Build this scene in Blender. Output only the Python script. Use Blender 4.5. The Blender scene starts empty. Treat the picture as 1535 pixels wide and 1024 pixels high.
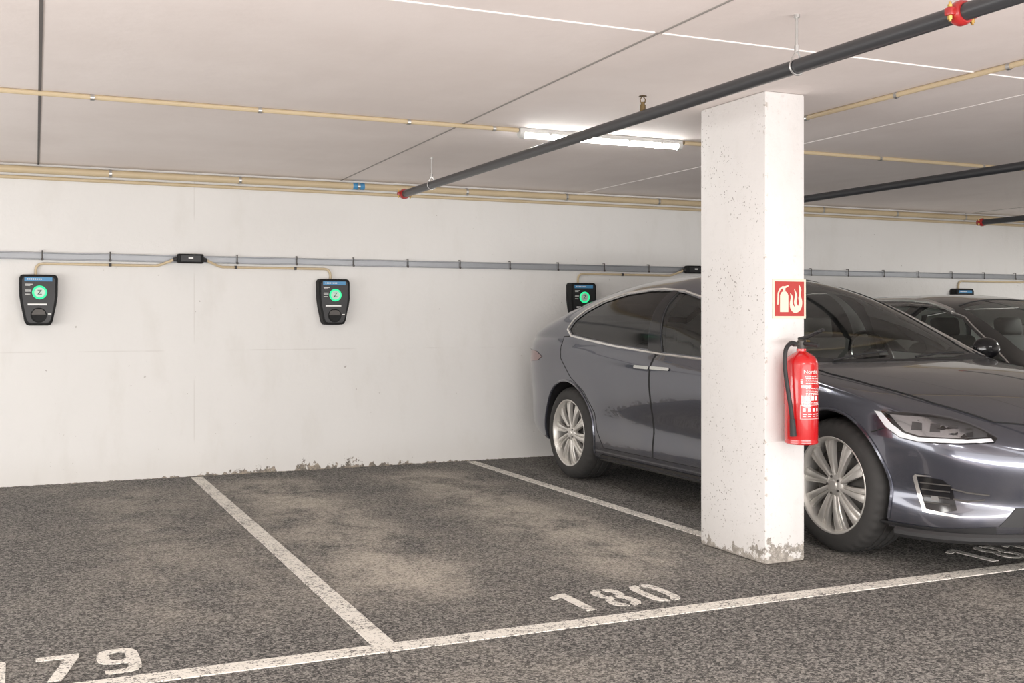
import bpy, bmesh, math, random
from mathutils import Vector, Matrix
from mathutils.bvhtree import BVHTree
random.seed(4)
sc = bpy.context.scene
col = sc.collection
PI = math.pi
try:
    sc.view_settings.view_transform = 'Standard'
    sc.view_settings.look = 'None'
    sc.view_settings.gamma = 1.10
except Exception:
    pass

# ------------------------------------------------------------------ materials
class NM:
    def __init__(s, name):
        s.m = bpy.data.materials.new(name); s.m.use_nodes = True
        s.t = s.m.node_tree; s.b = s.t.nodes['Principled BSDF']; s.o = s.t.nodes['Material Output']
    def n(s, ty, **kw):
        nd = s.t.nodes.new(ty)
        for k, v in kw.items(): setattr(nd, k, v)
        return nd
    def put(s, sock, v):
        if isinstance(v, bpy.types.NodeSocket): s.t.links.new(v, sock)
        else:
            if isinstance(v, tuple) and len(v) == 3 and sock.type == 'RGBA': v = (*v, 1)
            sock.default_value = v
    def math(s, op, a, b=0.0, clamp=False):
        nd = s.n('ShaderNodeMath', operation=op, use_clamp=clamp)
        s.put(nd.inputs[0], a); s.put(nd.inputs[1], b); return nd.outputs[0]
    def pos(s): return s.n('ShaderNodeNewGeometry').outputs['Position']
    def objc(s): return s.n('ShaderNodeTexCoord').outputs['Object']
    def sep(s, v):
        nd = s.n('ShaderNodeSeparateXYZ'); s.put(nd.inputs[0], v); return nd.outputs
    def noise(s, v, scale, detail=3, rough=.5, dist=0):
        nd = s.n('ShaderNodeTexNoise'); s.put(nd.inputs['Vector'], v)
        nd.inputs['Scale'].default_value = scale; nd.inputs['Detail'].default_value = detail
        nd.inputs['Roughness'].default_value = rough; nd.inputs['Distortion'].default_value = dist
        return nd.outputs[0]
    def voro(s, v, scale, out='Distance'):
        nd = s.n('ShaderNodeTexVoronoi'); s.put(nd.inputs['Vector'], v); nd.inputs['Scale'].default_value = scale
        return nd.outputs[out]
    def voro2(s, v, scale):
        nd = s.n('ShaderNodeTexVoronoi'); s.put(nd.inputs['Vector'], v); nd.inputs['Scale'].default_value = scale
        return nd.outputs['Distance'], nd.outputs['Color']
    def step(s, v, a, b, c=0.0, d=1.0):
        nd = s.n('ShaderNodeMapRange'); nd.interpolation_type = 'SMOOTHSTEP'
        s.put(nd.inputs[0], v)
        for i, q in enumerate((a, b, c, d)): nd.inputs[i+1].default_value = q
        return nd.outputs[0]
    def mix(s, f, a, b, mode='MIX'):
        nd = s.n('ShaderNodeMix', data_type='RGBA', blend_type=mode)
        s.put(nd.inputs[0], f); s.put(nd.inputs[6], a); s.put(nd.inputs[7], b); return nd.outputs[2]
    def scale(s, v, x, y, z):
        nd = s.n('ShaderNodeMapping'); s.put(nd.inputs[0], v); nd.inputs['Scale'].default_value = (x, y, z); return nd.outputs[0]
    def bump(s, h, st, dist):
        nd = s.n('ShaderNodeBump'); s.put(nd.inputs['Height'], h); nd.inputs['Strength'].default_value = st
        nd.inputs['Distance'].default_value = dist; s.put(s.b.inputs['Normal'], nd.outputs[0])

def mat(name, c, rough=.5, metal=0.0, coat=0.0, var=.06, vs=18, emit=None, es=0.0, spec=None):
    k = NM(name)
    f = k.noise(k.objc(), vs, 3)
    lo = tuple(x*(1-var) for x in c); hi = tuple(min(1, x*(1+var)) for x in c)
    k.put(k.b.inputs['Base Color'], k.mix(f, lo, hi))
    k.b.inputs['Roughness'].default_value = rough; k.b.inputs['Metallic'].default_value = metal
    k.b.inputs['Coat Weight'].default_value = coat; k.b.inputs['Coat Roughness'].default_value = .03
    if spec is not None: k.b.inputs['Specular IOR Level'].default_value = spec
    if emit:
        k.b.inputs['Emission Color'].default_value = (*emit, 1); k.b.inputs['Emission Strength'].default_value = es
    return k.m

def glass(name, tint, rough=.02):
    k = NM(name)
    tr = k.n('ShaderNodeBsdfTransparent')
    f = k.noise(k.objc(), 3, 2)
    k.put(tr.inputs[0], k.mix(f, tuple(x*.94 for x in tint), tint))
    gl = k.n('ShaderNodeBsdfGlossy'); gl.inputs['Roughness'].default_value = rough
    gl.inputs[0].default_value = (1, 1, 1, 1)
    fr = k.n('ShaderNodeFresnel'); fr.inputs[0].default_value = 1.5
    mx = k.n('ShaderNodeMixShader')
    k.put(mx.inputs[0], fr.outputs[0]); k.put(mx.inputs[1], tr.outputs[0]); k.put(mx.inputs[2], gl.outputs[0])
    k.put(k.o.inputs[0], mx.outputs[0])
    return k.m

M = {}
# painted concrete
def wall_mat(name, base, kind):
    k = NM(name); p = k.pos(); s = k.sep(p)
    big = k.noise(p, .9, 4); mid = k.noise(k.scale(p, 1, 1, .35), 5, 5, .6)
    c = k.mix(big, tuple(x*.93 for x in base), tuple(min(1, x*1.03) for x in base))
    c = k.mix(k.step(mid, .50, .75, 0, .36), c, tuple(x*.86 for x in (base[0], base[1]*.985, base[2]*.95)))
    pw = k.n('ShaderNodeVectorMath', operation='ADD'); wn = k.n('ShaderNodeTexNoise'); k.put(wn.inputs['Vector'], p); wn.inputs['Scale'].default_value = 60
    wn.inputs['Detail'].default_value = 4
    sc2 = k.n('ShaderNodeVectorMath', operation='SCALE'); k.put(sc2.inputs[0], wn.outputs['Color']); sc2.inputs['Scale'].default_value = .022
    k.put(pw.inputs[0], p); k.put(pw.inputs[1], sc2.outputs[0]); q = pw.outputs[0]
    def pits(scale, amount, rmax):
        d, cc = k.voro2(q, scale); r = k.sep(cc)[0]
        rad = k.math('MULTIPLY', k.math('SUBTRACT', r, 1-amount), rmax/amount)
        return k.step(k.math('SUBTRACT', d, rad), .03, -.03)
    if kind == 'pillar':
        pm = k.math('MAXIMUM', pits(20, .26, .22), pits(42, .30, .32))
        pm = k.math('MAXIMUM', pm, k.math('MULTIPLY', pits(80, .28, .36), .8))
        nx = k.sep(k.n('ShaderNodeNewGeometry').outputs['Normal'])[0]
        face = k.step(k.math('ABSOLUTE', nx), .5, .8, .12, 1.0)
        pm = k.math('MULTIPLY', pm, k.math('MULTIPLY', face, k.step(k.noise(p, 2.6, 4), .40, .58)), True)
        c = k.mix(k.step(k.noise(p, 14, 6, .7), .52, .72, 0, .30), c, (.66, .64, .615))
        ch = k.math('MULTIPLY', k.step(k.math('ADD', k.math('ABSOLUTE', k.math('SUBTRACT', s[0], 3.45)), k.math('ABSOLUTE', k.math('SUBTRACT', s[1], 4.54))), .020, .008), k.step(k.noise(p, 22, 5, .7), .56, .63))
        c = k.mix(ch, c, (.48, .43, .38))
        pcol = k.mix(k.noise(p, 30, 2), (.12, .104, .088), (.34, .305, .27))
    else:
        pm = k.math('MAXIMUM', pits(10, .08, .10), pits(32, .10, .15))
        pm = k.math('MULTIPLY', pm, k.step(k.noise(p, 1.6, 3), .44, .58, .0, .8), True)
        pcol = k.mix(k.noise(p, 30, 2), (.18, .15, .125), (.42, .385, .35))
    c = k.mix(pm, c, pcol)
    if kind in ('wall', 'pillar'):
        fl = k.noise(p, 20 if kind == 'wall' else 18, 8, .72)
        if kind == 'wall':
            d = k.math('DIVIDE', k.math('SUBTRACT', s[0], 2.25), .85)
            xm = k.math('EXPONENT', k.math('MULTIPLY', k.math('MULTIPLY', d, d), -1.0))
            xm = k.math('MULTIPLY', xm, k.step(k.noise(k.scale(p, 1, 0, 0), 5.3, 2), .44, .54))
            lim = k.math('ADD', k.math('MULTIPLY', xm, .075), .004)
            dk, lt = (.055, .048, .042), (.40, .33, .25)
        else:
            lim = k.math('ADD', .014, k.math('MULTIPLY', k.step(k.noise(k.scale(p, 1, 1, 0), 2.5, 2), .35, .65), .09))
            dk, lt = (.20, .18, .158), (.52, .475, .42)
        v = k.math('ADD', k.math('DIVIDE', s[2], lim), k.math('MULTIPLY', k.math('SUBTRACT', fl, .5), -6.0))
        m = k.step(v, .74, .58)
        pc = k.mix(k.step(k.noise(p, 30, 5, .75), .40, .68), dk, lt)
        c = k.mix(m, c, pc)
        c = k.mix(k.step(s[2], .30, 0, 0, .18), c, (.55, .5, .43))
    if kind == 'wall':
        for ax, x0, w in ((0, 1.26, .004), (2, 1.0, .004), (0, 7.3, .004)):
            e = k.math('ABSOLUTE', k.math('SUBTRACT', s[ax], x0))
            mm = k.math('MULTIPLY', k.step(e, w*1.8, w*.5), k.step(k.noise(p, 2.5, 3), .47, .6, 0, .28))
            c = k.mix(mm, c, (.5, .475, .44))
    k.put(k.b.inputs['Base Color'], c); k.b.inputs['Roughness'].default_value = .75
    k.b.inputs['Specular IOR Level'].default_value = .3
    k.bump(k.math('SUBTRACT', k.noise(p, 30, 5, .6), k.math('MULTIPLY', pm, 1.5)), .30, .01)
    return k.m
M['wall'] = wall_mat('painted concrete wall', (.79, .782, .76), 'wall')
M['wall2'] = wall_mat('painted concrete side wall', (.80, .79, .765), 'plain')
M['pillar'] = wall_mat('painted concrete pillar', (.79, .772, .757), 'pillar')

k = NM('ceiling concrete'); p = k.pos()
c = k.mix(k.step(k.noise(p, 1.1, 5, .6), .3, .7), (.80, .728, .692), (.865, .797, .763))
c = k.mix(k.step(k.noise(k.scale(p, 1, .3, 1), 3, 5, .6), .5, .75, 0, .4), c, (.76, .69, .655))
k.put(k.b.inputs['Base Color'], c); k.b.inputs['Roughness'].default_value = .8
k.b.inputs['Specular IOR Level'].default_value = .25
k.bump(k.noise(p, 25, 4), .12, .01); M['ceil'] = k.m

# asphalt
def grain(k, p):
    s0 = k.sep(k.voro(p, 98, 'Color'))[0]
    s1 = k.sep(k.voro(p, 190, 'Color'))[1]
    fine = k.noise(p, 150, 3, .7)
    return k.math('ADD', k.math('MULTIPLY', s0, .40), k.math('ADD', k.math('MULTIPLY', s1, .32), k.math('MULTIPLY', fine, .42)))
k = NM('asphalt'); p = k.pos(); s = k.sep(p)
g = grain(k, p)
c = k.mix(k.step(g, .34, 1.02), (.020, .0192, .0184), (.355, .334, .306))
def gauss(x0, w):
    d = k.math('DIVIDE', k.math('SUBTRACT', s[0], x0), w)
    return k.math('EXPONENT', k.math('MULTIPLY', k.math('MULTIPLY', d, d), -1.0))
tr = None
for x0, a, w_ in ((-.7, .40, .4), (.72, .48, .4), (1.72, 1.0, .40), (2.92, 1.0, .40), (5.6, .6, .4)):
    e = k.math('MULTIPLY', gauss(x0, w_), a)
    tr = e if tr is None else k.math('ADD', tr, e)
yr = k.math('MULTIPLY', k.step(s[1], 4.2, 5.0), k.step(s[1], 8.8, 8.2))
patch_n = k.step(k.noise(k.scale(p, 1, .7, 1), 2.1, 8, .70, .2), .34, .62)
dm = k.math('MULTIPLY', k.math('MULTIPLY', tr, yr), patch_n)
dm2 = k.step(k.noise(k.scale(p, 1, 1, 1), .9, 7, .7), .46, .76, 0, .30)
dust = k.math('MULTIPLY', k.math('MAXIMUM', dm, dm2), k.step(g, .26, .80, .38, 1.0), True)
c = k.mix(dust, c, (.53, .475, .40))
k.put(k.b.inputs['Base Color'], c); k.b.inputs['Roughness'].default_value = .82
k.b.inputs['Specular IOR Level'].default_value = .35
k.bump(g, .65, .010); M['asphalt'] = k.m

k = NM('worn white line paint'); p = k.pos(); g = grain(k, p)
worn = k.step(k.math('ADD', k.math('MULTIPLY', g, .85), k.math('MULTIPLY', k.noise(p, 4.5, 6, .7), .75)), .60, .86)
worn = k.math('MAXIMUM', worn, k.step(g, .32, .68, .0, .70))
c = k.mix(worn, (.12, .11, .098), k.mix(k.noise(p, 6, 3), (.70, .655, .58), (.83, .80, .74)))
k.put(k.b.inputs['Base Color'], c); k.b.inputs['Roughness'].default_value = .75
k.bump(g, .5, .01); M['line'] = k.m

k = NM('metallic grey car paint'); p = k.objc()
fl = k.noise(p, 900, 1)
c = k.mix(fl, (.052, .056, .075), (.098, .104, .134))
dirt = k.math('MULTIPLY', k.step(k.sep(p)[2], .75, .2, 0, .3), k.step(k.noise(p, 4, 5, .6), .35, .7))
c = k.mix(dirt, c, (.17, .155, .14))
k.put(k.b.inputs['Base Color'], c); k.b.inputs['Metallic'].default_value = .72
k.put(k.b.inputs['Roughness'], k.math('ADD', k.math('MULTIPLY', dirt, .25), .20))
k.b.inputs['Coat Weight'].default_value = 1; k.b.inputs['Coat Roughness'].default_value = .008
M['paint'] = k.m
M['paint2'] = mat('black car paint', (.006, .0065, .007), .3, .2, 1.0, .1, 800)
M['black'] = mat('matt black plastic', (.012, .012, .013), .6)
M['bgloss'] = mat('gloss black trim', (.006, .006, .007), .12)
M['hlamp'] = mat('headlight reflector', (.52, .52, .54), .12, .85)
M['hlens'] = mat('headlight projector', (.06, .06, .065), .06, .4, 1.0)
M['seam'] = mat('panel gap', (.004, .004, .004), .8)
M['chrome'] = mat('brushed chrome', (.86, .85, .83), .22, .9)
M['alloy'] = mat('silver alloy', (.68, .66, .62), .36, .7, .3)
M['tyre'] = mat('tyre rubber', (.022, .021, .020), .78, var=.3)
M['disc'] = mat('brake steel', (.16, .155, .15), .45, .8)
M['glass'] = glass('clear window glass', (.94, .99, .96))
M['gws'] = glass('windscreen glass', (.92, .97, .945))
M['gdark'] = glass('tinted window glass', (.12, .12, .125), .10)
M['glens'] = glass('headlight lens', (.95, .96, .97))
M['drl'] = mat('white light strip', (.88, .88, .90), .25, emit=(1, 1, 1), es=.16)
M['tail'] = mat('red tail lens', (.14, .025, .025), .15, coat=1)
M['seatm'] = mat('grey seat fabric', (.17, .166, .16), .7)
M['dash'] = mat('dark grey dashboard', (.08, .08, .082), .6)
M['cream'] = mat('pale headliner', (.85, .85, .83), .8)
M['pipe'] = mat('dark grey pipe', (.036, .038, .042), .36, .2)
M['redp'] = mat('red cast coupling', (.36, .010, .010), .4, coat=.4)
M['brass'] = mat('yellow zinc bolts', (.60, .40, .12), .35, .9)
M['bronze'] = mat('dark bronze', (.16, .11, .05), .4, .9)
M['zinc'] = mat('zinc steel', (.55, .55, .54), .38, .9)
M['beige'] = mat('beige conduit', (.57, .455, .285), .45)
M['tray'] = mat('grey tray steel', (.33, .345, .365), .45, .4)
M['clip'] = mat('dark clip steel', (.07, .065, .06), .5, .5)
M['cbody'] = mat('charger black plastic', (.010, .0105, .011), .65, spec=.18)
M['cface'] = mat('charger face plastic', (.012, .0125, .014), .35, spec=.3)
M['blue'] = mat('blue label', (.05, .24, .48), .45)
M['green'] = mat('green ring light', (.02, .5, .2), .4, emit=(.02, .85, .30), es=.85)
M['greend'] = mat('pale green disc', (.52, .68, .59), .4, emit=(.6, 1, .75), es=.03)
M['white'] = mat('white print', (.82, .82, .80), .5)
M['whitep'] = mat('white plastic', (.55, .55, .53), .4)
M['redx'] = mat('extinguisher red', (.56, .005, .007), .25, coat=.8)
M['redsign'] = mat('sign red', (.44, .025, .020), .45)
M['lume'] = mat('photoluminescent cream', (.74, .71, .56), .5)
M['diff'] = mat('lit lamp diffuser', (.95, .95, .92), .4, emit=(1.0, .98, .94), es=56)
M['jdark'] = mat('dark slab joint', (.10, .09, .085), .9)
M['jgrey'] = mat('grey slab joint', (.30, .28, .26), .9)
M['jwhite'] = mat('white caulk joint', (.91, .88, .86), .8)

# ------------------------------------------------------------------ helpers
def link(name, bm, m, parent=None, ang=35, loc=None, recalc=True):
    me = bpy.data.meshes.new(name)
    if recalc: bmesh.ops.recalc_face_normals(bm, faces=bm.faces)
    bm.to_mesh(me); bm.free()
    me.materials.append(m)
    for q in me.polygons: q.use_smooth = True
    me.set_sharp_from_angle(angle=math.radians(ang))
    o = bpy.data.objects.new(name, me); col.objects.link(o)
    if parent: o.parent = parent
    if loc: o.location = loc
    return o
def tag(o, label, cat, group=None):
    o['label'] = label; o['category'] = cat
    if group: o['group'] = group
    return o
def thing(name, label, cat, loc=(0, 0, 0), rz=0, group=None):
    o = bpy.data.objects.new(name, None); col.objects.link(o)
    o.empty_display_size = .1
    o.location = loc; o.rotation_euler = (0, 0, rz)
    return tag(o, label, cat, group)
def struct(o): o['kind'] = 'structure'; return o
def NB(): return bmesh.new()
def box(bm, c, s, bev=0, seg=2, rot=None):
    r = bmesh.ops.create_cube(bm, size=1); vs = r['verts']
    T = Matrix.Translation(c) @ (rot if rot else Matrix.Identity(4)) @ Matrix.Diagonal((s[0], s[1], s[2], 1))
    bmesh.ops.transform(bm, matrix=T, verts=vs)
    if bev:
        es = list({e for v in vs for e in v.link_edges})
        bmesh.ops.bevel(bm, geom=es, offset=bev, segments=seg, affect='EDGES', profile=.5)
    return bm
def cyl(bm, p0, p1, r, seg=16, r2=None):
    p0 = Vector(p0); p1 = Vector(p1); d = p1-p0
    T = Matrix.Translation((p0+p1)/2) @ d.to_track_quat('Z', 'Y').to_matrix().to_4x4()
    bmesh.ops.create_cone(bm, cap_ends=True, segments=seg, radius1=r, radius2=r if r2 is None else r2, depth=d.length, matrix=T)
    return bm
def ball(bm, c, s, u=20, v=12, rot=None):
    T = Matrix.Translation(c) @ (rot if rot else Matrix.Identity(4)) @ Matrix.Diagonal((s[0], s[1], s[2], 1))
    bmesh.ops.create_uvsphere(bm, u_segments=u, v_segments=v, radius=1, matrix=T); return bm
def tube(bm, pts, r, seg=8, closed=False):
    pts = [Vector(q) for q in pts]; n = len(pts)
    rings = []; up = None
    for i in range(n):
        if closed: t = pts[(i+1) % n]-pts[i-1]
        else: t = pts[min(i+1, n-1)]-pts[max(i-1, 0)]
        if t.length < 1e-9: t = Vector((0, 0, 1))
        t.normalize()
        if up is None:
            up = Vector((0, 0, 1)) if abs(t.z) < .9 else Vector((1, 0, 0))
        x = up-t*up.dot(t)
        if x.length < 1e-6: x = t.orthogonal()
        x.normalize(); up = x; y = t.cross(x)
        rings.append([bm.verts.new(pts[i]+x*(r*math.cos(2*PI*j/seg))+y*(r*math.sin(2*PI*j/seg))) for j in range(seg)])
    for i in range(n if closed else n-1):
        a = rings[i]; b = rings[(i+1) % n]
        for j in range(seg): bm.faces.new((a[j], a[(j+1) % seg], b[(j+1) % seg], b[j]))
    if not closed:
        bm.faces.new(rings[0][::-1]); bm.faces.new(rings[-1])
    return bm
def lathe(bm, prof, seg=32, T=None, closed=False, fn=None):
    T = T or Matrix.Identity(4); rings = []
    for (r, h) in prof:
        if r < 1e-6: rings.append([bm.verts.new(T @ Vector((0, 0, h)))]); continue
        ring = []
        for j in range(seg):
            a = 2*PI*j/seg; rr = r if fn is None else fn(r, h, j)
            ring.append(bm.verts.new(T @ Vector((rr*math.cos(a), rr*math.sin(a), h))))
        rings.append(ring)
    n = len(rings)
    for i in range(n if closed else n-1):
        a = rings[i]; b = rings[(i+1) % n]
        for j in range(seg):
            j2 = (j+1) % seg
            if len(a) == 1 and len(b) == 1: continue
            if len(a) == 1: bm.faces.new((a[0], b[j2], b[j]))
            elif len(b) == 1: bm.faces.new((a[j], a[j2], b[0]))
            else: bm.faces.new((a[j], a[j2], b[j2], b[j]))
    return bm
def prism(bm, poly, h0, h1, T=None):
    T = T or Matrix.Identity(4)
    a = [bm.verts.new(T @ Vector((x, y, h0))) for x, y in poly]
    b = [bm.verts.new(T @ Vector((x, y, h1))) for x, y in poly]
    bm.faces.new(a[::-1]); bm.faces.new(b); n = len(a)
    for i in range(n): bm.faces.new((a[i], a[(i+1) % n], b[(i+1) % n], b[i]))
    return bm
def catmull(pts, n=6, closed=False):
    out = []; m = len(pts)
    g = (lambda i: pts[i % m]) if closed else (lambda i: pts[max(0, min(m-1, i))])
    for i in range(m if closed else m-1):
        p0, p1, p2, p3 = g(i-1), g(i), g(i+1), g(i+2)
        for j in range(n):
            t = j/n
            out.append(tuple(.5*(2*b+(c-a)*t+(2*a-5*b+4*c-d)*t*t+(3*b-a-3*c+d)*t**3) for a, b, c, d in zip(p0, p1, p2, p3)))
    if not closed: out.append(tuple(pts[-1]))
    return out
def curve(tab):
    xs = [q[0] for q in tab]; ys = [q[1] for q in tab]; n = len(xs)
    d = [(ys[i+1]-ys[i])/(xs[i+1]-xs[i]) for i in range(n-1)]
    m = [d[0]]+[0 if d[i-1]*d[i] <= 0 else 2*d[i-1]*d[i]/(d[i-1]+d[i]) for i in range(1, n-1)]+[d[-1]]
    def f(x):
        if x <= xs[0]: return ys[0]
        if x >= xs[-1]: return ys[-1]
        i = 0
        while x > xs[i+1]: i += 1
        h = xs[i+1]-xs[i]; t = (x-xs[i])/h
        return (2*t**3-3*t*t+1)*ys[i]+(t**3-2*t*t+t)*h*m[i]+(-2*t**3+3*t*t)*ys[i+1]+(t**3-t*t)*h*m[i+1]
    return f
def text_bm(s, size, depth=0.0):
    cu = bpy.data.curves.new('t', 'FONT'); cu.body = s; cu.size = size; cu.align_x = 'CENTER'; cu.align_y = 'CENTER'; cu.extrude = depth
    o = bpy.data.objects.new('t', cu); col.objects.link(o)
    bpy.context.view_layer.update()
    dg = bpy.context.evaluated_depsgraph_get(); me = bpy.data.meshes.new_from_object(o.evaluated_get(dg))
    bpy.data.objects.remove(o); bm = bmesh.new(); bm.from_mesh(me); bpy.data.meshes.remove(me)
    return bm
def copy_tree(o, parent=None):
    c = o.copy(); col.objects.link(c); c.parent = parent
    for ch in list(o.children): copy_tree(ch, c)
    return c
TY = Matrix.Rotation(math.radians(90), 4, 'X')      # prism xy -> xz plane, extrusion toward -y

# ------------------------------------------------------------------ room
XL, XR, YF, YW, H = -3.5, 13.5, -3.0, 8.95, 2.41
bm = box(NB(), ((XL+XR)/2, (YF+YW)/2, -.1), (XR-XL, YW-YF, .2)); struct(link('floor', bm, M['asphalt']))
bm = box(NB(), ((XL+XR)/2, (YF+YW)/2, H+.1), (XR-XL+.4, YW-YF+.4, .2)); struct(link('ceiling', bm, M['ceil']))
bm = box(NB(), ((XL+XR)/2, YW+.1, H/2), (XR-XL+.4, .2, H)); struct(link('wall_back', bm, M['wall']))
bm = box(NB(), ((XL+XR)/2, YF-.1, H/2), (XR-XL+.4, .2, H)); struct(link('wall_front', bm, M['wall2']))
bm = box(NB(), (XL-.1, (YF+YW)/2, H/2), (.2, YW-YF, H)); struct(link('wall_left', bm, M['wall2']))
bm = box(NB(), (XR+.1, (YF+YW)/2, H/2), (.2, YW-YF, H)); struct(link('wall_right', bm, M['wall2']))
i = 1
for x, sl, w, m in ((.124, .0117, .014, 'jdark'), (2.45, .0175, .013, 'jgrey'), (4.73, 0, .005, 'jwhite'), (7.10, 0, .008, 'jgrey'), (9.5, 0, .008, 'jgrey')):
    L = YW-3.8
    bm = box(NB(), (x-sl*L/2, (3.8+YW)/2, H-.001), (w, L, .004), rot=Matrix.Rotation(-sl, 4, 'Z')); struct(link('trim_%d' % i, bm, M[m])); i += 1
for x0, x1, w, m in ((XL, 2.34, .010, 'jwhite'), (2.38, XR, .010, 'jwhite')):
    bm = box(NB(), ((x0+x1)/2, 3.8, H-.002), (x1-x0, w, .006)); struct(link('trim_%d' % i, bm, M[m])); i += 1
bm = box(NB(), (2.33, 1.5, H-.001), (.012, 4.6, .004), rot=Matrix.Rotation(-.015, 4, 'Z')); struct(link('trim_%d' % i, bm, M['jgrey'])); i += 1

# ------------------------------------------------------------------ pillar
PX0, PX1, PY0, PY1 = 3.45, 3.70, 4.54, 5.12
bm = box(NB(), (0, 0, H/2), (PX1-PX0, PY1-PY0, H), .012, 2)
pl = link('concrete_pillar', bm, M['pillar'], loc=((PX0+PX1)/2, (PY0+PY1)/2, 0))
tag(pl, 'white painted square concrete pillar carrying the fire extinguisher and its sign', 'pillar')

# ------------------------------------------------------------------ floor markings
def line(label, x0, x1, y0, y1):
    bm = box(NB(), (0, 0, .002), (x1-x0, y1-y0, .004))
    o = link('parking_line', bm, M['line'], loc=((x0+x1)/2, (y0+y1)/2, 0)); return tag(o, label, 'painted line')
line('white painted bay line between the bays numbered 179 and 180', 1.225, 1.315, 4.035, 8.88)
line('white painted bay line running from the wall to the pillar beside the grey car', 3.56, 3.64, 5.125, 8.88)
line('long white painted line along the front ends of the bays', XL+.02, XR-.02, 3.93, 4.03)
DIG = {}
def mir(p): return [(.15-x, y) for x, y in p]
h8 = [(.064, 0), (.045, .002), (.018, .016), (.002, .045), (0, .085), (.006, .125), (.026, .152), (.008, .178), (.002, .215), (.004, .255), (.020, .285), (.045, .298), (.064, .30), (.064, .262), (.054, .256), (.045, .240), (.045, .195), (.054, .178), (.064, .172), (.064, .132), (.052, .126), (.043, .108), (.043, .062), (.052, .044), (.064, .038)]
h0 = [(.064, 0), (.045, .002), (.018, .016), (.003, .050), (0, .10), (0, .20), (.003, .250), (.018, .284), (.045, .298), (.064, .30), (.064, .262), (.054, .255), (.045, .235), (.043, .20), (.043, .10), (.045, .065), (.054, .045), (.064, .038)]
DIG['1'] = [[(.058, 0), (.106, 0), (.106, .30), (.066, .30), (.004, .262), (.004, .220), (.058, .246)]]
DIG['8'] = [h8, mir(h8)]; DIG['0'] = [h0, mir(h0)]
DIG['7'] = [[(0, .30), (.15, .30), (.15, .264), (.082, 0), (.034, 0), (.100, .256), (0, .256)]]
DIG['9'] = [[(.0752, .112), (.045, .115), (.018, .130), (.003, .160), (0, .205), (.003, .250), (.018, .284), (.045, .298), (.0752, .30), (.0752, .260), (.056, .254), (.046, .236), (.046, .178), (.056, .160), (.0752, .154)],
            [(.075, .30), (.105, .298), (.132, .284), (.147, .250), (.15, .20), (.15, .09), (.146, .045), (.130, .015), (.105, .002), (.075, 0), (.02, 0), (.02, .042), (.075, .042), (.094, .048), (.104, .066), (.104, .112), (.075, .112), (.075, .154), (.094, .160), (.104, .178), (.104, .236), (.094, .254), (.075, .260)]]
def number(s, cx, y, label, pitch, w):
    t = thing('bay_number', label, 'painted number', (cx, y, 0))
    for q, ch in enumerate(s):
        bm = NB()
        for poly in DIG[ch]:
            prism(bm, [((x-.075)*w+(q-1)*pitch, yy) for x, yy in poly], .001, .004)
        link('digit', bm, M['line'], t)
number('179', .125, 4.08, 'white stencilled bay number 179 cut off at the lower left', .203, .98)
number('180', 2.43, 4.13, 'white stencilled bay number 180 on the empty bay', .205, .96)
number('181', 4.78, 4.12, 'white stencilled bay number in front of the parked grey car', .205, .96)

# ------------------------------------------------------------------ CAR BUILDER
def section(P, l, ins=0.0, zbo=None):
    W = max(P['W'](l)-ins, .03); zt = P['zt'](l)-ins
    zb = P['zb'](l) if zbo is None else zbo
    ze = min(P['belt'](l), P['zt'](l)-.012)-ins
    n = P['n'](l); wb = W*P['br'](l); Hh = ze-zb
    u = P['pinch'](l) if 'pinch' in P and ins == 0 else 0.0
    ctrl = [(0, zb), (.5*W, zb), (.88*W, zb+.004), (.958*W, zb+.07*Hh), ((.974-u*.2)*W, zb+.22*Hh), ((.975-u)*W, zb+.38*Hh), ((.995-u*.6)*W, zb+.60*Hh), (W, zb+.78*Hh), (.988*W, zb+.92*Hh), (wb, ze)]
    pts = catmull(ctrl, 4)
    K = 30
    for q in range(1, K+1):
        th = q/K*PI/2
        x = wb*max(0, math.cos(th))**(2/n); z = ze+(zt-ze)*math.sin(th)**(2/n)
        pts.append((x if q < K else 0.0, z))
    return pts
def loft(P, ls, ins=0.0, zbf=None):
    bm = NB(); rings = []
    for l in ls:
        h = section(P, l, ins, zbf(l) if zbf else None)
        ring = [bm.verts.new((-x, l, z)) for x, z in h]+[bm.verts.new((x, l, z)) for x, z in h[-2:0:-1]]
        rings.append(ring)
    n = len(rings[0])
    for a, b in zip(rings, rings[1:]):
        for j in range(n): bm.faces.new((a[j], a[(j+1) % n], b[(j+1) % n], b[j]))
    bm.faces.new(rings[0][::-1]); bm.faces.new(rings[-1])
    bmesh.ops.recalc_face_normals(bm, faces=bm.faces)
    return bm
def stations(a, b):
    e = .45; N = 20
    fr = [a+e*(q/N)**2 for q in range(N+1)]; re = [b-e*(q/N)**2 for q in range(N+1)][::-1]
    m = int((b-a-2*e)/.045)
    return fr+[a+e+(b-a-2*e)*q/m for q in range(1, m)]+re
V = Vector
FR = {'R': (V((0, 1, 0)), V((0, 0, 1)), V((1, 0, 0))), 'L': (V((0, 1, 0)), V((0, 0, 1)), V((-1, 0, 0))),
      'DR': (V((.8, -.6, 0)), V((0, 0, 1)), V((.6, .8, 0))), 'DL': (V((-.8, -.6, 0)), V((0, 0, 1)), V((-.6, .8, 0))),
      'T': (V((1, 0, 0)), V((0, 1, 0)), V((0, 0, -1))), 'F': (V((1, 0, 0)), V((0, 0, 1)), V((0, 1, 0))), 'B': (V((1, 0, 0)), V((0, 0, 1)), V((0, -1, 0)))}
def proj(bvh, fr, a, b, off):
    ex, ey, d = FR[fr]; p = ex*a+ey*b
    h = bvh.ray_cast(p-d*5, d)
    if h[0] is None: h = bvh.find_nearest(p-d*1.0)
    nn = h[1]
    if nn.dot(d) > 0: nn = -nn
    return h[0]+nn*off
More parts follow.
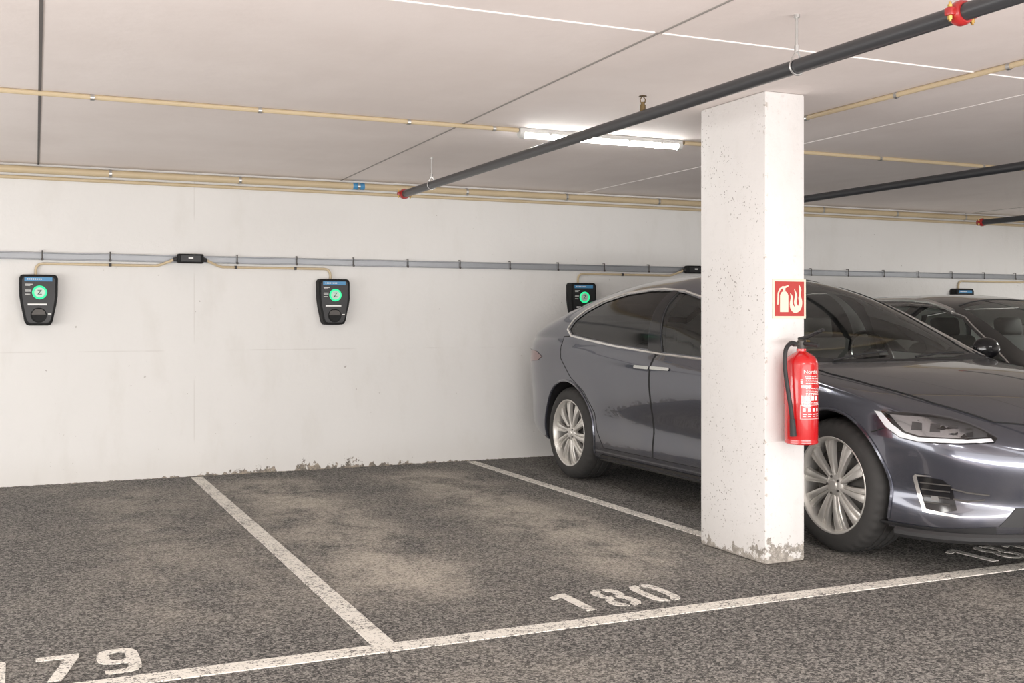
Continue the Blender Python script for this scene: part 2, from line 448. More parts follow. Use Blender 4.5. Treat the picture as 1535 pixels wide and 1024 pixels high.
def patch(bvh, fr, poly, off=.003, stp=.04):
    bm = NB(); bm.faces.new([bm.verts.new((a, b, 0)) for a, b in poly])
    for ax in (0, 1):
        lo = min(q[ax] for q in poly); hi = max(q[ax] for q in poly); n = max(1, int((hi-lo)/stp))
        for j in range(1, n):
            co = [0, 0, 0]; no = [0, 0, 0]; co[ax] = lo+(hi-lo)*j/n+.00013; no[ax] = 1
            bmesh.ops.bisect_plane(bm, geom=bm.verts[:]+bm.edges[:]+bm.faces[:], dist=1e-6, plane_co=co, plane_no=no)
    for v in bm.verts: v.co = proj(bvh, fr, v.co.x, v.co.y, off)
    bmesh.ops.recalc_face_normals(bm, faces=bm.faces)
    d = FR[fr][2]; bm.normal_update()
    if sum(f.normal.dot(d)*f.calc_area() for f in bm.faces) > 0: bmesh.ops.reverse_faces(bm, faces=bm.faces)
    return bm
def dens(pts, stp=.03, closed=False):
    out = []; n = len(pts)
    for i in range(n if closed else n-1):
        a = pts[i]; b = pts[(i+1) % n]; L = math.dist(a, b); m = max(1, int(L/stp))
        for j in range(m): out.append(tuple(a[q]+(b[q]-a[q])*j/m for q in range(2)))
    if not closed: out.append(tuple(pts[-1]))
    return out
def ptube(bvh, fr, pts, r, off=0.0, closed=False, bm=None, seg=6):
    bm = bm or NB()
    return tube(bm, [proj(bvh, fr, a, b, off) for a, b in dens(pts, .03, closed)], r, seg, closed)

# wheel meshes (axis x, outer face toward -x, h = outward)
TX = Matrix.Rotation(math.radians(-90), 4, 'Y')
WR = .360
def mk(bm, name, m, ang=35):
    o = link(name, bm, m, None, ang); return o
def make_wheel():
    prof = [(.250, -.004), (.262, .004), (.290, .008), (.322, .004), (.343, -.012), (.354, -.030), (.358, -.05), (.36, -.075), (.352, -.078), (.352, -.088), (.36, -.091), (.36, -.125), (.352, -.128), (.352, -.138), (.36, -.141),
            (.36, -.175), (.352, -.178), (.352, -.188), (.36, -.191), (.358, -.22), (.352, -.238), (.33, -.258), (.29, -.262), (.255, -.255)]
    def fn(r, h, j):
        if r > .335 and (h > -.072 or h < -.195) and (j % 4 == 0): return r-.007
        if r > .356 and (j % 4 == 2): return r-.004
        return r
    ty = mk(lathe(NB(), prof, 160, TX, fn=fn), 'tyre', M['tyre'], 50)
    bm = NB()
    lathe(bm, [(.258, -.004), (.262, .002), (.258, .005), (.250, .002), (.243, -.015), (.236, -.05), (.232, -.2), (.25, -.24), (.256, -.24), (.25, -.2), (.25, -.02)], 64, TX, closed=True)
    lathe(bm, [(0, -.012), (.032, -.012), (.05, -.014), (.062, -.022), (.066, -.05), (0, -.05)], 40, TX)
    for q in range(10):
        a0 = 2*PI*q/10+.16
        er = V((math.cos(a0), math.sin(a0), 0)); et = V((-math.sin(a0), math.cos(a0), 0))
        for sgn in (-1, 1):
            rings = []
            for (r, w, h) in ((.048, .017, -.016), (.08, .019, -.012), (.13, .024, -.008), (.18, .031, -.008), (.225, .039, -.013), (.246, .044, -.022)):
                w *= (1.12 if sgn < 0 else .84); sp = w/2+.0002
                cs = [(-w/2, h-.030), (-w/2*.96, h-.004), (-w*.15, h), (w*.25, h-.001), (w/2*.96, h-.005), (w/2, h-.030)]
                cc = er*r+et*(sgn*sp+.014*(r/.246)**2)
                rings.append([bm.verts.new(TX @ (cc+et*t+V((0, 0, hh-(.009 if sgn > 0 else 0))))) for t, hh in cs])
            for a, b in zip(rings, rings[1:]):
                n = len(a)
                for j in range(n): bm.faces.new((a[j], a[(j+1) % n], b[(j+1) % n], b[j]))
            bm.faces.new(rings[0][::-1]); bm.faces.new(rings[-1])
    rim = mk(bm, 'rim', M['alloy'], 30); rim.parent = ty
    bm = NB(); lathe(bm, [(0, -.075), (.175, -.075), (.18, -.08), (.18, -.095), (0, -.095)], 48, TX)
    lathe(bm, [(.18, -.10), (.232, -.11), (.232, -.12), (.0, -.12)], 48, TX)
    d = mk(bm, 'brake_disc', M['disc']); d.parent = ty
    bm = NB(); box(bm, (.078, .13, .03), (.06, .07, .15), .012); d = mk(bm, 'brake_caliper', M['clip']); d.parent = ty
    bm = NB(); lathe(bm, [(0, -.005), (.024, -.006), (.029, -.010), (.030, -.016)], 28, TX)
    d = mk(bm, 'centre_cap', M['alloy']); d.parent = ty
    for q in range(5):
        a = 2*PI*q/5+.3
        bm = NB(); c = TX @ V((.046*math.cos(a), .046*math.sin(a), -.018)); cyl(bm, c, c+V((-.010, 0, 0)), .0075, 6)
        d = mk(bm, 'wheel_nut', M['clip']); d.parent = ty
    return ty
WHEEL = make_wheel(); wheel_used = [False]
def put_wheel(root, x, l, side, turn=0):
    o = WHEEL if not wheel_used[0] else copy_tree(WHEEL)
    wheel_used[0] = True
    o.parent = root; o.location = (x, l, WR); o.rotation_euler = (0, 0, (0 if side < 0 else PI)+turn)

def bool_body(P, bm, root, paint, wells, sidewin, ws, rw, cav):
    bvh = BVHTree.FromBMesh(bm)
    me = bpy.data.meshes.new('body'); bm.to_mesh(me); bm.free(); me.materials.append(paint)
    ob = bpy.data.objects.new('body', me); col.objects.link(ob)
    cut = []
    def cutter(b, m='black'):
        bmesh.ops.recalc_face_normals(b, faces=b.faces)
        m2 = bpy.data.meshes.new('c'); b.to_mesh(m2); b.free(); m2.materials.append(M[m])
        o = bpy.data.objects.new('c', m2); col.objects.link(o); cut.append(o)
        md = ob.modifiers.new('b', 'BOOLEAN'); md.operation = 'DIFFERENCE'; md.object = o; md.solver = 'EXACT'
        try: md.material_mode = 'TRANSFER'
        except Exception: pass
    cutter(cav, 'cream')
    XZ = Matrix(((0, 0, 1, 0), (1, 0, 0, 0), (0, 1, 0, 0), (0, 0, 0, 1)))   # (a,b,h)->(x=h,y=a,z=b)
    b = NB()
    for poly in sidewin: prism(b, poly, -1.4, 1.4, XZ)
    cutter(b)
    b = NB(); prism(b, ws, .90, 2.3); cutter(b)
    b = NB(); prism(b, rw, 1.0, 2.3); cutter(b)
    b = NB()
    for l, r in wells:
        for s in (-1, 1): cyl(b, (s*.60, l, WR+.005), (s*1.4, l, WR+.005), r, 72)
    cutter(b)
    bpy.context.view_layer.update()
    dg = bpy.context.evaluated_depsgraph_get()
    m3 = bpy.data.meshes.new_from_object(ob.evaluated_get(dg))
    if len(m3.polygons) > 2000:
        ob.modifiers.clear(); ob.data = m3
    else:
        print('BOOLEAN FAILED'); ob.modifiers.clear()
    for c in cut: bpy.data.objects.remove(c)
    for q in ob.data.polygons: q.use_smooth = True
    ob.data.set_sharp_from_angle(angle=math.radians(38))
    ob.data.name = 'body'; ob.parent = root
    return bvh

def seat(root, x, l, w=.5, top=1.08):
    bm = NB(); box(bm, (x, l, .55), (w, .52, .16), .05, 3)
    box(bm, (x, l+.30, .84), (w, .15, top-.53), .05, 3, Matrix.Rotation(math.radians(-14), 4, 'X'))
    s = link('seat', bm, M['seatm'], root)
    bm = NB(); box(bm, (x, l+.40, top+.10), (.27, .10, .16), .04, 3, Matrix.Rotation(math.radians(-10), 4, 'X'))
    cyl(bm, (x-.05, l+.385, top-.05), (x-.05, l+.395, top+.06), .007, 8); cyl(bm, (x+.05, l+.385, top-.05), (x+.05, l+.395, top+.06), .007, 8)
    link('headrest', bm, M['seatm'], s)
def interior(root, wl=1.0, zd=.93, seats=((-.38, 1.30), (.38, 1.30), (-.40, 2.15), (.40, 2.15)), rtop=1.0):
    bm = NB(); box(bm, (0, wl-.22, zd-.10), (1.5, .36, .2), .06, 3); link('dashboard', bm, M['dash'], root)
    st = NB(); R = Matrix.Translation((.38, wl+.13, zd+.04)) @ Matrix.Rotation(math.radians(68), 4, 'X')
    tube(st, [R @ V((.18*math.cos(2*PI*q/36), .18*math.sin(2*PI*q/36), 0)) for q in range(36)], .014, 8, True)
    cyl(st, R @ V((0, 0, -.02)), R @ V((0, 0, .02)), .06, 20)
    for a in (0, PI, -PI/2): tube(st, [R @ V((.05*math.cos(a), .05*math.sin(a), 0)), R @ V((.18*math.cos(a), .18*math.sin(a), 0))], .013, 6)
    cyl(st, R @ V((0, 0, -.02)), R @ V((0, 0, -.20)), .03, 12)
    link('steering_wheel', st, M['bgloss'], root)
    for x, l in seats: seat(root, x, l, top=1.08 if l < 1.9 else rtop)
def mirror(root, bvh, l, z, W, paint):
    for s in (-1, 1):
        bm = NB(); ball(bm, (s*(W+.075), l, z+.03), (.115, .062, .072), 24, 16)
        for v in bm.verts:
            if v.co.y > l+.025: v.co.y = l+.025
        tube(bm, [(s*(W-.10), l-.01, z-.03), (s*(W-.02), l, z-.02), (s*(W+.05), l, z+.0)], .022, 10)
        m = link('mirror', bm, paint, root, 50)
        bm = NB(); cyl(bm, (0, 0, 0), (0, .004, 0), 1, 28)
        bmesh.ops.transform(bm, matrix=Matrix.Translation((s*(W+.075), l+.0255, z+.03)) @ Matrix.Diagonal((.095, 1, .056, 1)), verts=bm.verts)
        link('mirror_glass', bm, M['chrome'], m)
def arc(lc, r, a0, a1, n=40): return [(lc+r*math.cos(a0+(a1-a0)*q/n), WR+.005+r*math.sin(a0+(a1-a0)*q/n)) for q in range(n+1)]

# ------------------------------------------------------------------ CAR ONE
WB = 2.98
P1 = {'zt': curve([(-.94, .57), (-.91, .63), (-.82, .71), (-.6, .80), (-.3, .885), (0, .945), (.3, .985), (.45, 1.005), (.58, 1.055), (.8, 1.185), (1.1, 1.345), (1.4, 1.465), (1.7, 1.54), (2.0, 1.575), (2.4, 1.572), (2.8, 1.53), (3.2, 1.44), (3.55, 1.32), (3.85, 1.19), (4.02, 1.10), (4.12, .97)]),
      'belt': curve([(-.94, .53), (-.9, .575), (-.7, .675), (-.4, .785), (0, .87), (.4, .93), (.7, .96), (1.2, .98), (2, 1.01), (2.8, 1.07), (3.3, 1.105), (3.7, 1.09), (4.0, 1.0), (4.12, .9)]),
      'zb': curve([(-.94, .32), (-.92, .25), (-.85, .205), (-.6, .185), (2.6, .185), (3.4, .25), (3.8, .33), (4.05, .40), (4.12, .52)]),
      'n': curve([(-.94, 2.0), (.3, 2.2), (.9, 2.5), (1.6, 2.8), (2.6, 2.7), (3.4, 2.4), (4.12, 2.2)]),
      'br': curve([(-.94, .95), (-.3, .955), (.5, .95), (1.0, .945), (3.0, .945), (4.12, .95)]),
      'pinch': curve([(-.94, .03), (-.7, .03), (-.45, .015), (-.2, .0), (.5, .0), (.9, .016), (2.2, .016), (2.6, 0), (4.12, 0)])}
def W1(l):
    if l < .2: return .99*max(0, 1-((.2-l)/1.14)**5)**.4545
    if l > 2.9: return .995*max(0, 1-((l-2.9)/1.22)**5)**.4167
    return .99+.005*(l-.2)/2.7
P1['W'] = W1
CARX, CARY, CARR = 4.93, 4.66, .0168
car = thing('car', 'dark grey metallic car with chrome window trim parked behind the pillar', 'car', (CARX, CARY, 0), CARR)
fwin = [(.66, .995), (.9, 1.125), (1.2, 1.27), (1.5, 1.375), (1.70, 1.42), (1.80, 1.435), (1.69, 1.025), (1.2, 1.005)]
rwin = [(1.87, 1.04), (1.885, 1.443), (2.15, 1.447), (2.42, 1.425), (2.66, 1.375), (2.84, 1.305), (2.96, 1.235), (3.02, 1.165), (2.97, 1.128), (2.72, 1.10), (2.3, 1.065)]
ws = [(-.74, .60), (-.45, .49), (0, .455), (.45, .49), (.74, .60), (.65, 1.2), (.55, 1.78), (.3, 1.84), (-.3, 1.84), (-.55, 1.78), (-.65, 1.2)]
rw = [(-.55, 3.30), (.55, 3.30), (.60, 3.66), (0, 3.70), (-.60, 3.66)]
cavz = curve([(.5, .38), (2.3, .38), (2.45, .82), (3.75, .86)])
cav = loft(P1, [.50+q*(3.25)/60 for q in range(61)], .035, cavz)
bvh = bool_body(P1, loft(P1, stations(-.938, 4.118)), car, M['paint'], ((0, .402), (WB, .402)), (fwin, rwin), ws, rw, cav)
for s in ('R', 'L'):
    link('front_window', patch(bvh, s, fwin, -.006, .08), M['glass'], car, recalc=False)
    link('rear_window', patch(bvh, s, rwin, -.006, .08), M['gdark'], car, recalc=False)
    link('door_pillar', patch(bvh, s, [(1.695, 1.02), (1.805, 1.437), (1.88, 1.447), (1.865, 1.035)], .002, .03), M['bgloss'], car, recalc=False)
    fd = [(.66, .985), (1.2, .995), (1.70, 1.015), (1.765, 1.0), (1.765, .30), (.62, .30), (.52, .42), (.55, .7)]
    rd = [(1.775, 1.005), (1.86, 1.025), (2.3, 1.052), (2.72, 1.085), (2.99, 1.112), (3.10, 1.11), (3.06, .94), (2.9, .80), (2.70, .70), (2.56, .55), (2.53, .42), (2.44, .30), (1.775, .30)]
    d1 = link('front_door', patch(bvh, s, fd, .0025, .04), M['paint'], car, 60, recalc=False)
    d2 = link('rear_door', patch(bvh, s, rd, .0025, .04), M['paint'], car, 60, recalc=False)
    bm = ptube(bvh, s, fd, .0035, .002, True); link('door_gap', bm, M['seam'], d1)
    bm = ptube(bvh, s, rd, .0035, .002, True); link('door_gap', bm, M['seam'], d2)
    for dd, l0, l1 in ((d1, 1.53, 1.764), (d2, 1.777, 1.97)):
        hp = [(l0, .915), (l0+.010, .905), (l1-.004, .907), (l1, .917), (l1-.004, .927), (l0+.010, .925)]
        link('door_handle', patch(bvh, s, hp, .010, .03), M['chrome'], dd, recalc=False)
    dlo = [(.64, .985), (.9, 1.125), (1.2, 1.28), (1.5, 1.387), (1.75, 1.440), (2.0, 1.460), (2.2, 1.459), (2.44, 1.438), (2.69, 1.386), (2.87, 1.315), (2.99, 1.24), (3.05, 1.163), (2.98, 1.115), (2.72, 1.087), (2.3, 1.052), (1.7, 1.012), (1.2, .992)]
    link('window_trim', ptube(bvh, s, dlo, .0088, .003, True, seg=8), M['chrome'], car)
    for lc in (0, WB):
        link('wheel_arch', ptube(bvh, s, arc(lc, .405, -.30, PI+.30), .010, .0), M['paint'], car)
    rk = [(.42, .20), (.45, .245), (2.50, .245), (2.56, .20)]
    link('side_sill', patch(bvh, s, rk, .006, .06), M['clip'], car, recalc=False)
    link('tail_light', patch(bvh, s, [(3.40, .945), (3.52, .985), (3.8, 1.0), (4.0, .98), (4.0, .90), (3.7, .895), (3.48, .912)], .004, .03), M['tail'], car, recalc=False)
    D = 'D'+s
    hl = [(-.585, .783), (-.45, .781), (-.33, .772), (-.238, .757), (-.16, .735), (-.10, .709), (-.036, .672), (-.055, .652), (-.22, .643), (-.40, .645), (-.48, .660), (-.535, .706)]
    h = link('headlight', patch(bvh, D, hl, .004, .03), M['bgloss'], car, recalc=False)
    inner = [(-.515, .768), (-.33, .760), (-.238, .746), (-.16, .726), (-.085, .692), (-.085, .676), (-.22, .670), (-.39, .675), (-.455, .694), (-.49, .735)]
    link('reflector', patch(bvh, D, inner, .0055, .03), M['hlamp'], h, recalc=False)
    strip = [(-.58, .779), (-.535, .709), (-.475, .664), (-.40, .650), (-.22, .647), (-.06, .655), (-.07, .669), (-.22, .664), (-.395, .668), (-.460, .686), (-.510, .726), (-.552, .776)]
    link('light_strip', patch(bvh, D, strip, .0075, .02), M['drl'], h, recalc=False)
    for a, z, w in ((-.40, .720, .052), (-.32, .714, .052), (-.24, .706, .048), (-.165, .695, .036)):
        pl_ = [(a-w*.5, z-.019), (a-w*.35, z+.019), (a+w*.5, z+.016), (a+w*.4, z-.019)]
        link('projector_lens', patch(bvh, D, pl_, .007, .02), M['hlens'], h, recalc=False)
    link('headlight_cover', patch(bvh, D, hl, .012, .03), M['glens'], h, recalc=False)
    # corner vent with chrome bracket
    it = [(-.395, .478), (-.29, .468), (-.245, .43), (-.225, .322), (-.30, .304), (-.358, .316)]
    v_ = link('corner_vent', patch(bvh, D, it, .003, .03), M['bgloss'], car, recalc=False)
    for z0 in (.350, .382, .414, .446):
        link('vent_slat', ptube(bvh, D, [(-.362-(z0-.335)*.20, z0), (-.255, z0-.004)], .0035, .004), M['clip'], v_)
    fl_ = [(-.335, .360), (-.335, .384), (-.305, .382), (-.300, .358)]
    link('fog_lamp', patch(bvh, D, fl_, .008, .02), M['disc'], v_, recalc=False)
    br_ = [(-.335, .484), (-.406, .487), (-.415, .474), (-.373, .304), (-.215, .288), (-.205, .296), (-.359, .318), (-.399, .477)]
    link('vent_trim', patch(bvh, D, br_, .009, .02), M['chrome'], v_, recalc=False)
    link('bumper_crease', ptube(bvh, D, [(-.25, .425), (-.18, .410), (-.08, .400)], .005, .0), M['clip'], car)
    link('bumper_crease', ptube(bvh, D, [(-.24, .375), (-.18, .366), (-.10, .378)], .005, .0), M['clip'], car)
    link('bumper_gap', ptube(bvh, D, [(-.60, .675), (-.545, .70)], .003, .002), M['seam'], car)
    lip = [(-.56, .19), (-.55, .232), (-.30, .232), (-.05, .250), (-.05, .215), (-.30, .195)]
    link('bumper_lip', patch(bvh, D, lip, .006, .03), M['black'], car, recalc=False)
# black skirt under the front bumper
ls_ = [-.44, -.50, -.56, -.62, -.68, -.74, -.79, -.83, -.86, -.88, -.895]
pt = [(-W1(l)*.955, l+.015, .188) for l in ls_]
pt = pt+[(-x, y, z) for x, y, z in pt[::-1]]
link('bumper_skirt', tube(NB(), catmull(pt, 3), .030, 10), M['black'], car)
link('windscreen', patch(bvh, 'T', ws, -.006, .08), M['gws'], car, recalc=False)
link('tailgate_window', patch(bvh, 'T', rw, -.006, .08), M['gdark'], car, recalc=False)
hood = [(-.76, .50), (-.80, .2), (-.78, -.1), (-.70, -.45), (-.56, -.70), (-.3, -.80), (0, -.825), (.3, -.80), (.56, -.70), (.70, -.45), (.78, -.1), (.80, .2), (.76, .50), (.45, .415), (0, .385), (-.45, .415)]
hd = link('bonnet', patch(bvh, 'T', hood, .003, .05), M['paint'], car, 60, recalc=False)
link('bonnet_gap', ptube(bvh, 'T', hood, .0035, .002, True), M['seam'], hd)
link('windscreen_cowl', patch(bvh, 'T', [(-.76, .51), (-.45, .425), (0, .395), (.45, .425), (.76, .51), (.74, .595), (.45, .485), (0, .45), (-.45, .485), (-.74, .595)], .002, .04), M['black'], car, recalc=False)
for x0 in (-.55, .1):
    link('wiper', ptube(bvh, 'T', [(x0, .46), (x0+.25, .52), (x0+.5, .55)], .007, .012), M['black'], car)
link('lower_grille', patch(bvh, 'F', [(-.66, .25), (-.58, .34), (0, .355), (.58, .34), (.66, .25), (0, .235)], .004, .05), M['black'], car, recalc=False)
link('nose_strip', patch(bvh, 'F', [(-.5, .60), (-.2, .585), (0, .565), (.2, .585), (.5, .60), (.2, .61), (0, .60), (-.2, .61)], .004, .04), M['bgloss'], car, recalc=False)
interior(car, 1.0, .95)
mirror(car, bvh, .78, 1.02, .99, M['bgloss'])
for l in (0, WB):
    for s in (-1, 1): put_wheel(car, s*.968, l, s)

# ------------------------------------------------------------------ CAR TWO (dark estate beyond)
P2 = {'zt': curve([(-.86, .54), (-.83, .59), (-.7, .67), (-.4, .76), (0, .85), (.4, .93), (.55, .96), (.7, 1.04), (1.0, 1.21), (1.3, 1.345), (1.6, 1.42), (2.0, 1.455), (2.8, 1.45), (3.2, 1.415), (3.45, 1.33), (3.65, 1.13), (3.74, .98), (3.78, .88)]),
      'belt': curve([(-.86, .50), (-.8, .56), (-.5, .69), (0, .80), (.5, .90), (1.0, .93), (2, .95), (3, .97), (3.5, .96), (3.78, .82)]),
      'zb': curve([(-.86, .40), (-.82, .30), (-.7, .22), (2.6, .20), (3.5, .28), (3.78, .42)]),
      'n': curve([(-.86, 2.0), (.4, 2.2), (1.2, 2.7), (3.0, 2.8), (3.78, 2.3)]),
      'br': curve([(-.86, .95), (3.78, .945)])}
def W2(l):
    if l < .2: return .92*max(0, 1-((.2-l)/1.06)**5)**.4545
    if l > 2.6: return .92*max(0, 1-((l-2.6)/1.18)**6)**.4167
    return .92
P2['W'] = W2
car2 = thing('car', 'black car with silver roof rails parked beyond the dark grey car', 'car', (7.35, 5.0, 0), .0)
f2 = [(.74, .945), (1.0, 1.085), (1.3, 1.245), (1.6, 1.33), (1.78, 1.35), (1.80, .965)]
r2 = [(1.88, .97), (1.87, 1.35), (2.62, 1.338), (2.72, .985)]
q2 = [(2.80, .99), (2.71, 1.33), (3.10, 1.28), (3.30, 1.12), (3.30, 1.02)]
ws2 = [(-.70, .74), (-.4, .63), (0, .60), (.4, .63), (.70, .74), (.60, 1.25), (.53, 1.50), (0, 1.56), (-.53, 1.50), (-.60, 1.25)]
rw2 = [(-.5, 3.38), (.5, 3.38), (.52, 3.50), (-.52, 3.50)]
cavz2 = curve([(.6, .38), (2.1, .38), (2.25, .80), (3.6, .82)])
cav2 = loft(P2, [.62+q*(2.93)/50 for q in range(51)], .035, cavz2)
WB2 = 2.80
bvh2 = bool_body(P2, loft(P2, stations(-.858, 3.778)), car2, M['paint2'], ((0, .395), (WB2, .395)), (f2, r2, q2), ws2, rw2, cav2)
for s in ('R', 'L'):
    link('front_window', patch(bvh2, s, f2, -.006, .08), M['glass'], car2, recalc=False)
    link('rear_window', patch(bvh2, s, r2, -.006, .08), M['glass'], car2, recalc=False)
    link('quarter_window', patch(bvh2, s, q2, -.006, .08), M['glass'], car2, recalc=False)
    dl = [(.70, .93), (1.0, 1.10), (1.3, 1.26), (1.6, 1.345), (1.9, 1.367), (2.62, 1.354), (3.12, 1.295), (3.34, 1.12), (3.32, 1.0), (2.7, .97), (1.8, .95)]
    link('window_trim', ptube(bvh2, s, dl, .007, .002, True), M['chrome'], car2)
    fd = [(.72, .925), (1.84, .945), (1.84, .30), (.55, .30)]
    rd = [(1.85, .945), (2.76, .965), (2.72, .80), (2.45, .60), (2.36, .30), (1.85, .30)]
    for nm, pl_ in (('front_door', fd), ('rear_door', rd)):
        d = link(nm, patch(bvh2, s, pl_, .0025, .05), M['paint2'], car2, 60, recalc=False)
        link('door_gap', ptube(bvh2, s, pl_, .0035, .002, True), M['seam'], d)
    sg = -1 if s == 'R' else 1
    bm = NB(); pts = []
    for q in range(25):
        l = 1.45+1.75*q/24; h = bvh2.ray_cast(V((sg*.64, l, 3)), V((0, 0, -1)))[0]
        e = min(1, min(q, 24-q)/3); pts.append(V((h.x, h.y, h.z+.005+.035*e)))
    tube(bm, pts, .020, 10); link('roof_rail', bm, M['chrome'], car2)
    D = 'D'+s
    link('headlight', patch(bvh2, D, [(-.52, .70), (-.3, .70), (-.08, .64), (-.06, .60), (-.3, .60), (-.46, .63)], .004, .03), M['disc'], car2, recalc=False)
    link('tail_light', patch(bvh2, s, [(3.4, .92), (3.66, .88), (3.68, .76), (3.45, .78)], .004, .03), M['tail'], car2, recalc=False)
link('windscreen', patch(bvh2, 'T', ws2, -.006, .08), M['gws'], car2, recalc=False)
link('tailgate_window', patch(bvh2, 'T', rw2, -.006, .08), M['gdark'], car2, recalc=False)
hood2 = [(-.70, .64), (-.74, .2), (-.68, -.4), (-.45, -.70), (0, -.76), (.45, -.70), (.68, -.4), (.74, .2), (.70, .64), (0, .52)]
hd = link('bonnet', patch(bvh2, 'T', hood2, .003, .05), M['paint2'], car2, 60, recalc=False)
link('bonnet_gap', ptube(bvh2, 'T', hood2, .0035, .002, True), M['seam'], hd)
link('grille', patch(bvh2, 'F', [(-.45, .35), (-.4, .52), (.4, .52), (.45, .35)], .004, .05), M['black'], car2, recalc=False)
interior(car2, 1.1, .90, ((-.36, 1.40), (.36, 1.40), (-.36, 2.15), (.36, 2.15)))
mirror(car2, bvh2, .86, .96, .92, M['paint2'])
for l in (0, WB2):
    for s in (-1, 1): put_wheel(car2, s*.90, l, s)

# ------------------------------------------------------------------ fire sign
sg = thing('fire_sign', 'red fire extinguisher sign with cream border above the extinguisher', 'sign', (3.597, PY0-.001, 1.352))
bm = box(NB(), (0, -.0025, 0), (.210, .004, .202)); link('backing_plate', bm, M['lume'], sg)
bm = box(NB(), (0, -.005, 0), (.186, .0012, .178)); link('red_panel', bm, M['redsign'], sg)
bm = NB()
bx = -.034
prism(bm, [(bx-.026, -.068), (bx+.026, -.068), (bx+.026, .016), (bx+.020, .030), (bx+.008, .038), (bx-.008, .038), (bx-.020, .030), (bx-.026, .016)], .0056, .0064, TY)
prism(bm, [(bx-.007, .041), (bx+.007, .041), (bx+.007, .054), (bx+.028, .064), (bx+.026, .070), (bx+.004, .064), (bx-.012, .064), (bx-.030, .052), (bx-.041, .030), (bx-.044, -.03), (bx-.036, -.03), (bx-.034, .026), (bx-.024, .045), (bx-.007, .055)], .0056, .0064, TY)
link('extinguisher_symbol', bm, M['lume'], sg)
flame = [(.004, -.046), (.014, -.062), (.030, -.072), (.050, -.070), (.068, -.058), (.078, -.038), (.080, -.014), (.074, .008), (.070, .026), (.074, .048), (.060, .072), (.060, .048), (.062, .024), (.056, .004), (.060, -.018), (.054, -.036),
         (.044, -.018), (.048, .004), (.046, .024), (.030, .052), (.034, .026), (.032, .004), (.028, -.018), (.034, -.042), (.022, -.030), (.018, -.010), (.020, .010), (.004, .030), (.008, .006), (.002, -.020)]
bm = NB(); prism(bm, catmull(flame, 4, True), .0056, .0064, TY); link('flame_symbol', bm, M['lume'], sg)

# ------------------------------------------------------------------ fire extinguisher
ex = thing('fire_extinguisher', 'red fire extinguisher with black hose hung on the pillar', 'fire extinguisher', (3.590, 4.432, .622))
R = .083
bm = lathe(NB(), [(0, .012), (R-.02, .012), (R-.006, 0), (R, .006), (R, .015), (R-.002, .02), (R, .03), (R, .40), (R-.004, .418), (R-.016, .438), (R-.036, .453), (.03, .462), (.024, .466), (.024, .478), (0, .478)], 48)
link('body', bm, M['redx'], ex, 40)
bm = NB(); lathe(bm, [(0, .478), (.020, .478), (.022, .49), (.022, .515), (.014, .524), (0, .524)], 24)
cyl(bm, (0, 0, .50), (-.05, 0, .50), .011, 14); link('valve', bm, M['clip'], ex)
bm = NB(); tube(bm, [(0, .02, .525), (.01, -.03, .535), (.03, -.09, .56), (.04, -.12, .575)], .009, 8)
box(bm, (.02, -.055, .548), (.024, .12, .010), .004, 2, Matrix.Rotation(math.radians(-18), 4, 'X')); link('lever', bm, M['black'], ex)
bm = NB(); tube(bm, [(0, -.01, .505), (.012, -.05, .502), (.025, -.10, .497)], .010, 8); link('carry_handle', bm, M['black'], ex)
bm = NB(); cyl(bm, (.022, -.012, .505), (.036, -.020, .505), .014, 16); link('gauge', bm, M['brass'], ex)
hose = catmull([(-.03, 0, .50), (-.07, -.005, .505), (-.108, -.015, .475), (-.122, -.025, .40), (-.116, -.035, .30), (-.104, -.045, .20), (-.094, -.048, .12)], 6)
bm = NB(); tube(bm, hose, .011, 10); h_ = link('hose', bm, M['black'], ex)
bm = NB(); cyl(bm, (-.094, -.048, .13), (-.090, -.050, .045), .014, 14, .017); link('nozzle', bm, M['black'], h_)
bm = NB(); box(bm, (0, .0978, .30), (.05, .0204, .22), .003, 1)
lathe(bm, [(R+.001, .285), (R+.003, .285), (R+.003, .300), (R+.001, .300)], 48, closed=True); link('wall_bracket', bm, M['redx'], ex)
def crect(bm, x0, x1, z0, z1, r):
    n = max(1, int((x1-x0)/.006)); pr = None
    for q in range(n+1):
        a = -PI/2+(x0+(x1-x0)*q/n)/R
        v = (bm.verts.new((r*math.cos(a), r*math.sin(a), z0)), bm.verts.new((r*math.cos(a), r*math.sin(a), z1)))
        if pr: bm.faces.new((pr[0], v[0], v[1], pr[1]))
        pr = v
bm = NB(); rr = R+.0012
for q in range(3): crect(bm, -.036+q*.026, -.016+q*.026, .222, .243, rr)
for q, z in enumerate((.335, .327, .319)): crect(bm, -.060, -.048, z-.012, z-.007, rr)
for z, a, b in ((.342, -.040, .03), (.333, -.035, .05), (.325, -.035, .045), (.317, -.035, .05), (.309, -.035, .04), (.284, -.035, .05), (.276, -.035, .045), (.268, -.035, .05), (.260, -.035, .045), (.252, -.035, .05), (.213, -.055, .05), (.207, -.055, .05)):
    x = a
    while x < b:
        w = random.uniform(.006, .014); crect(bm, x, min(b, x+w), z-.003, z, rr); x += w+.004
for (a, b, c, d) in ((-.062, -.0605, .13, .20), (.0605, .062, .13, .20), (-.062, .062, .199, .2005), (-.062, .062, .13, .1315)): crect(bm, a, b, c, d, rr)
for q in range(4): crect(bm, -.05+q*.026, -.036+q*.026, .168, .184, rr); crect(bm, -.05+q*.026, -.034+q*.026, .142, .146, rr); crect(bm, -.05+q*.026, -.03+q*.026, .152, .156, rr)
link('label_print', bm, M['white'], ex, recalc=False)
bm = text_bm('Nordic', .028)
bmesh.ops.triangulate(bm, faces=bm.faces[:])
bmesh.ops.subdivide_edges(bm, edges=bm.edges[:], cuts=2)
rr = R+.0022
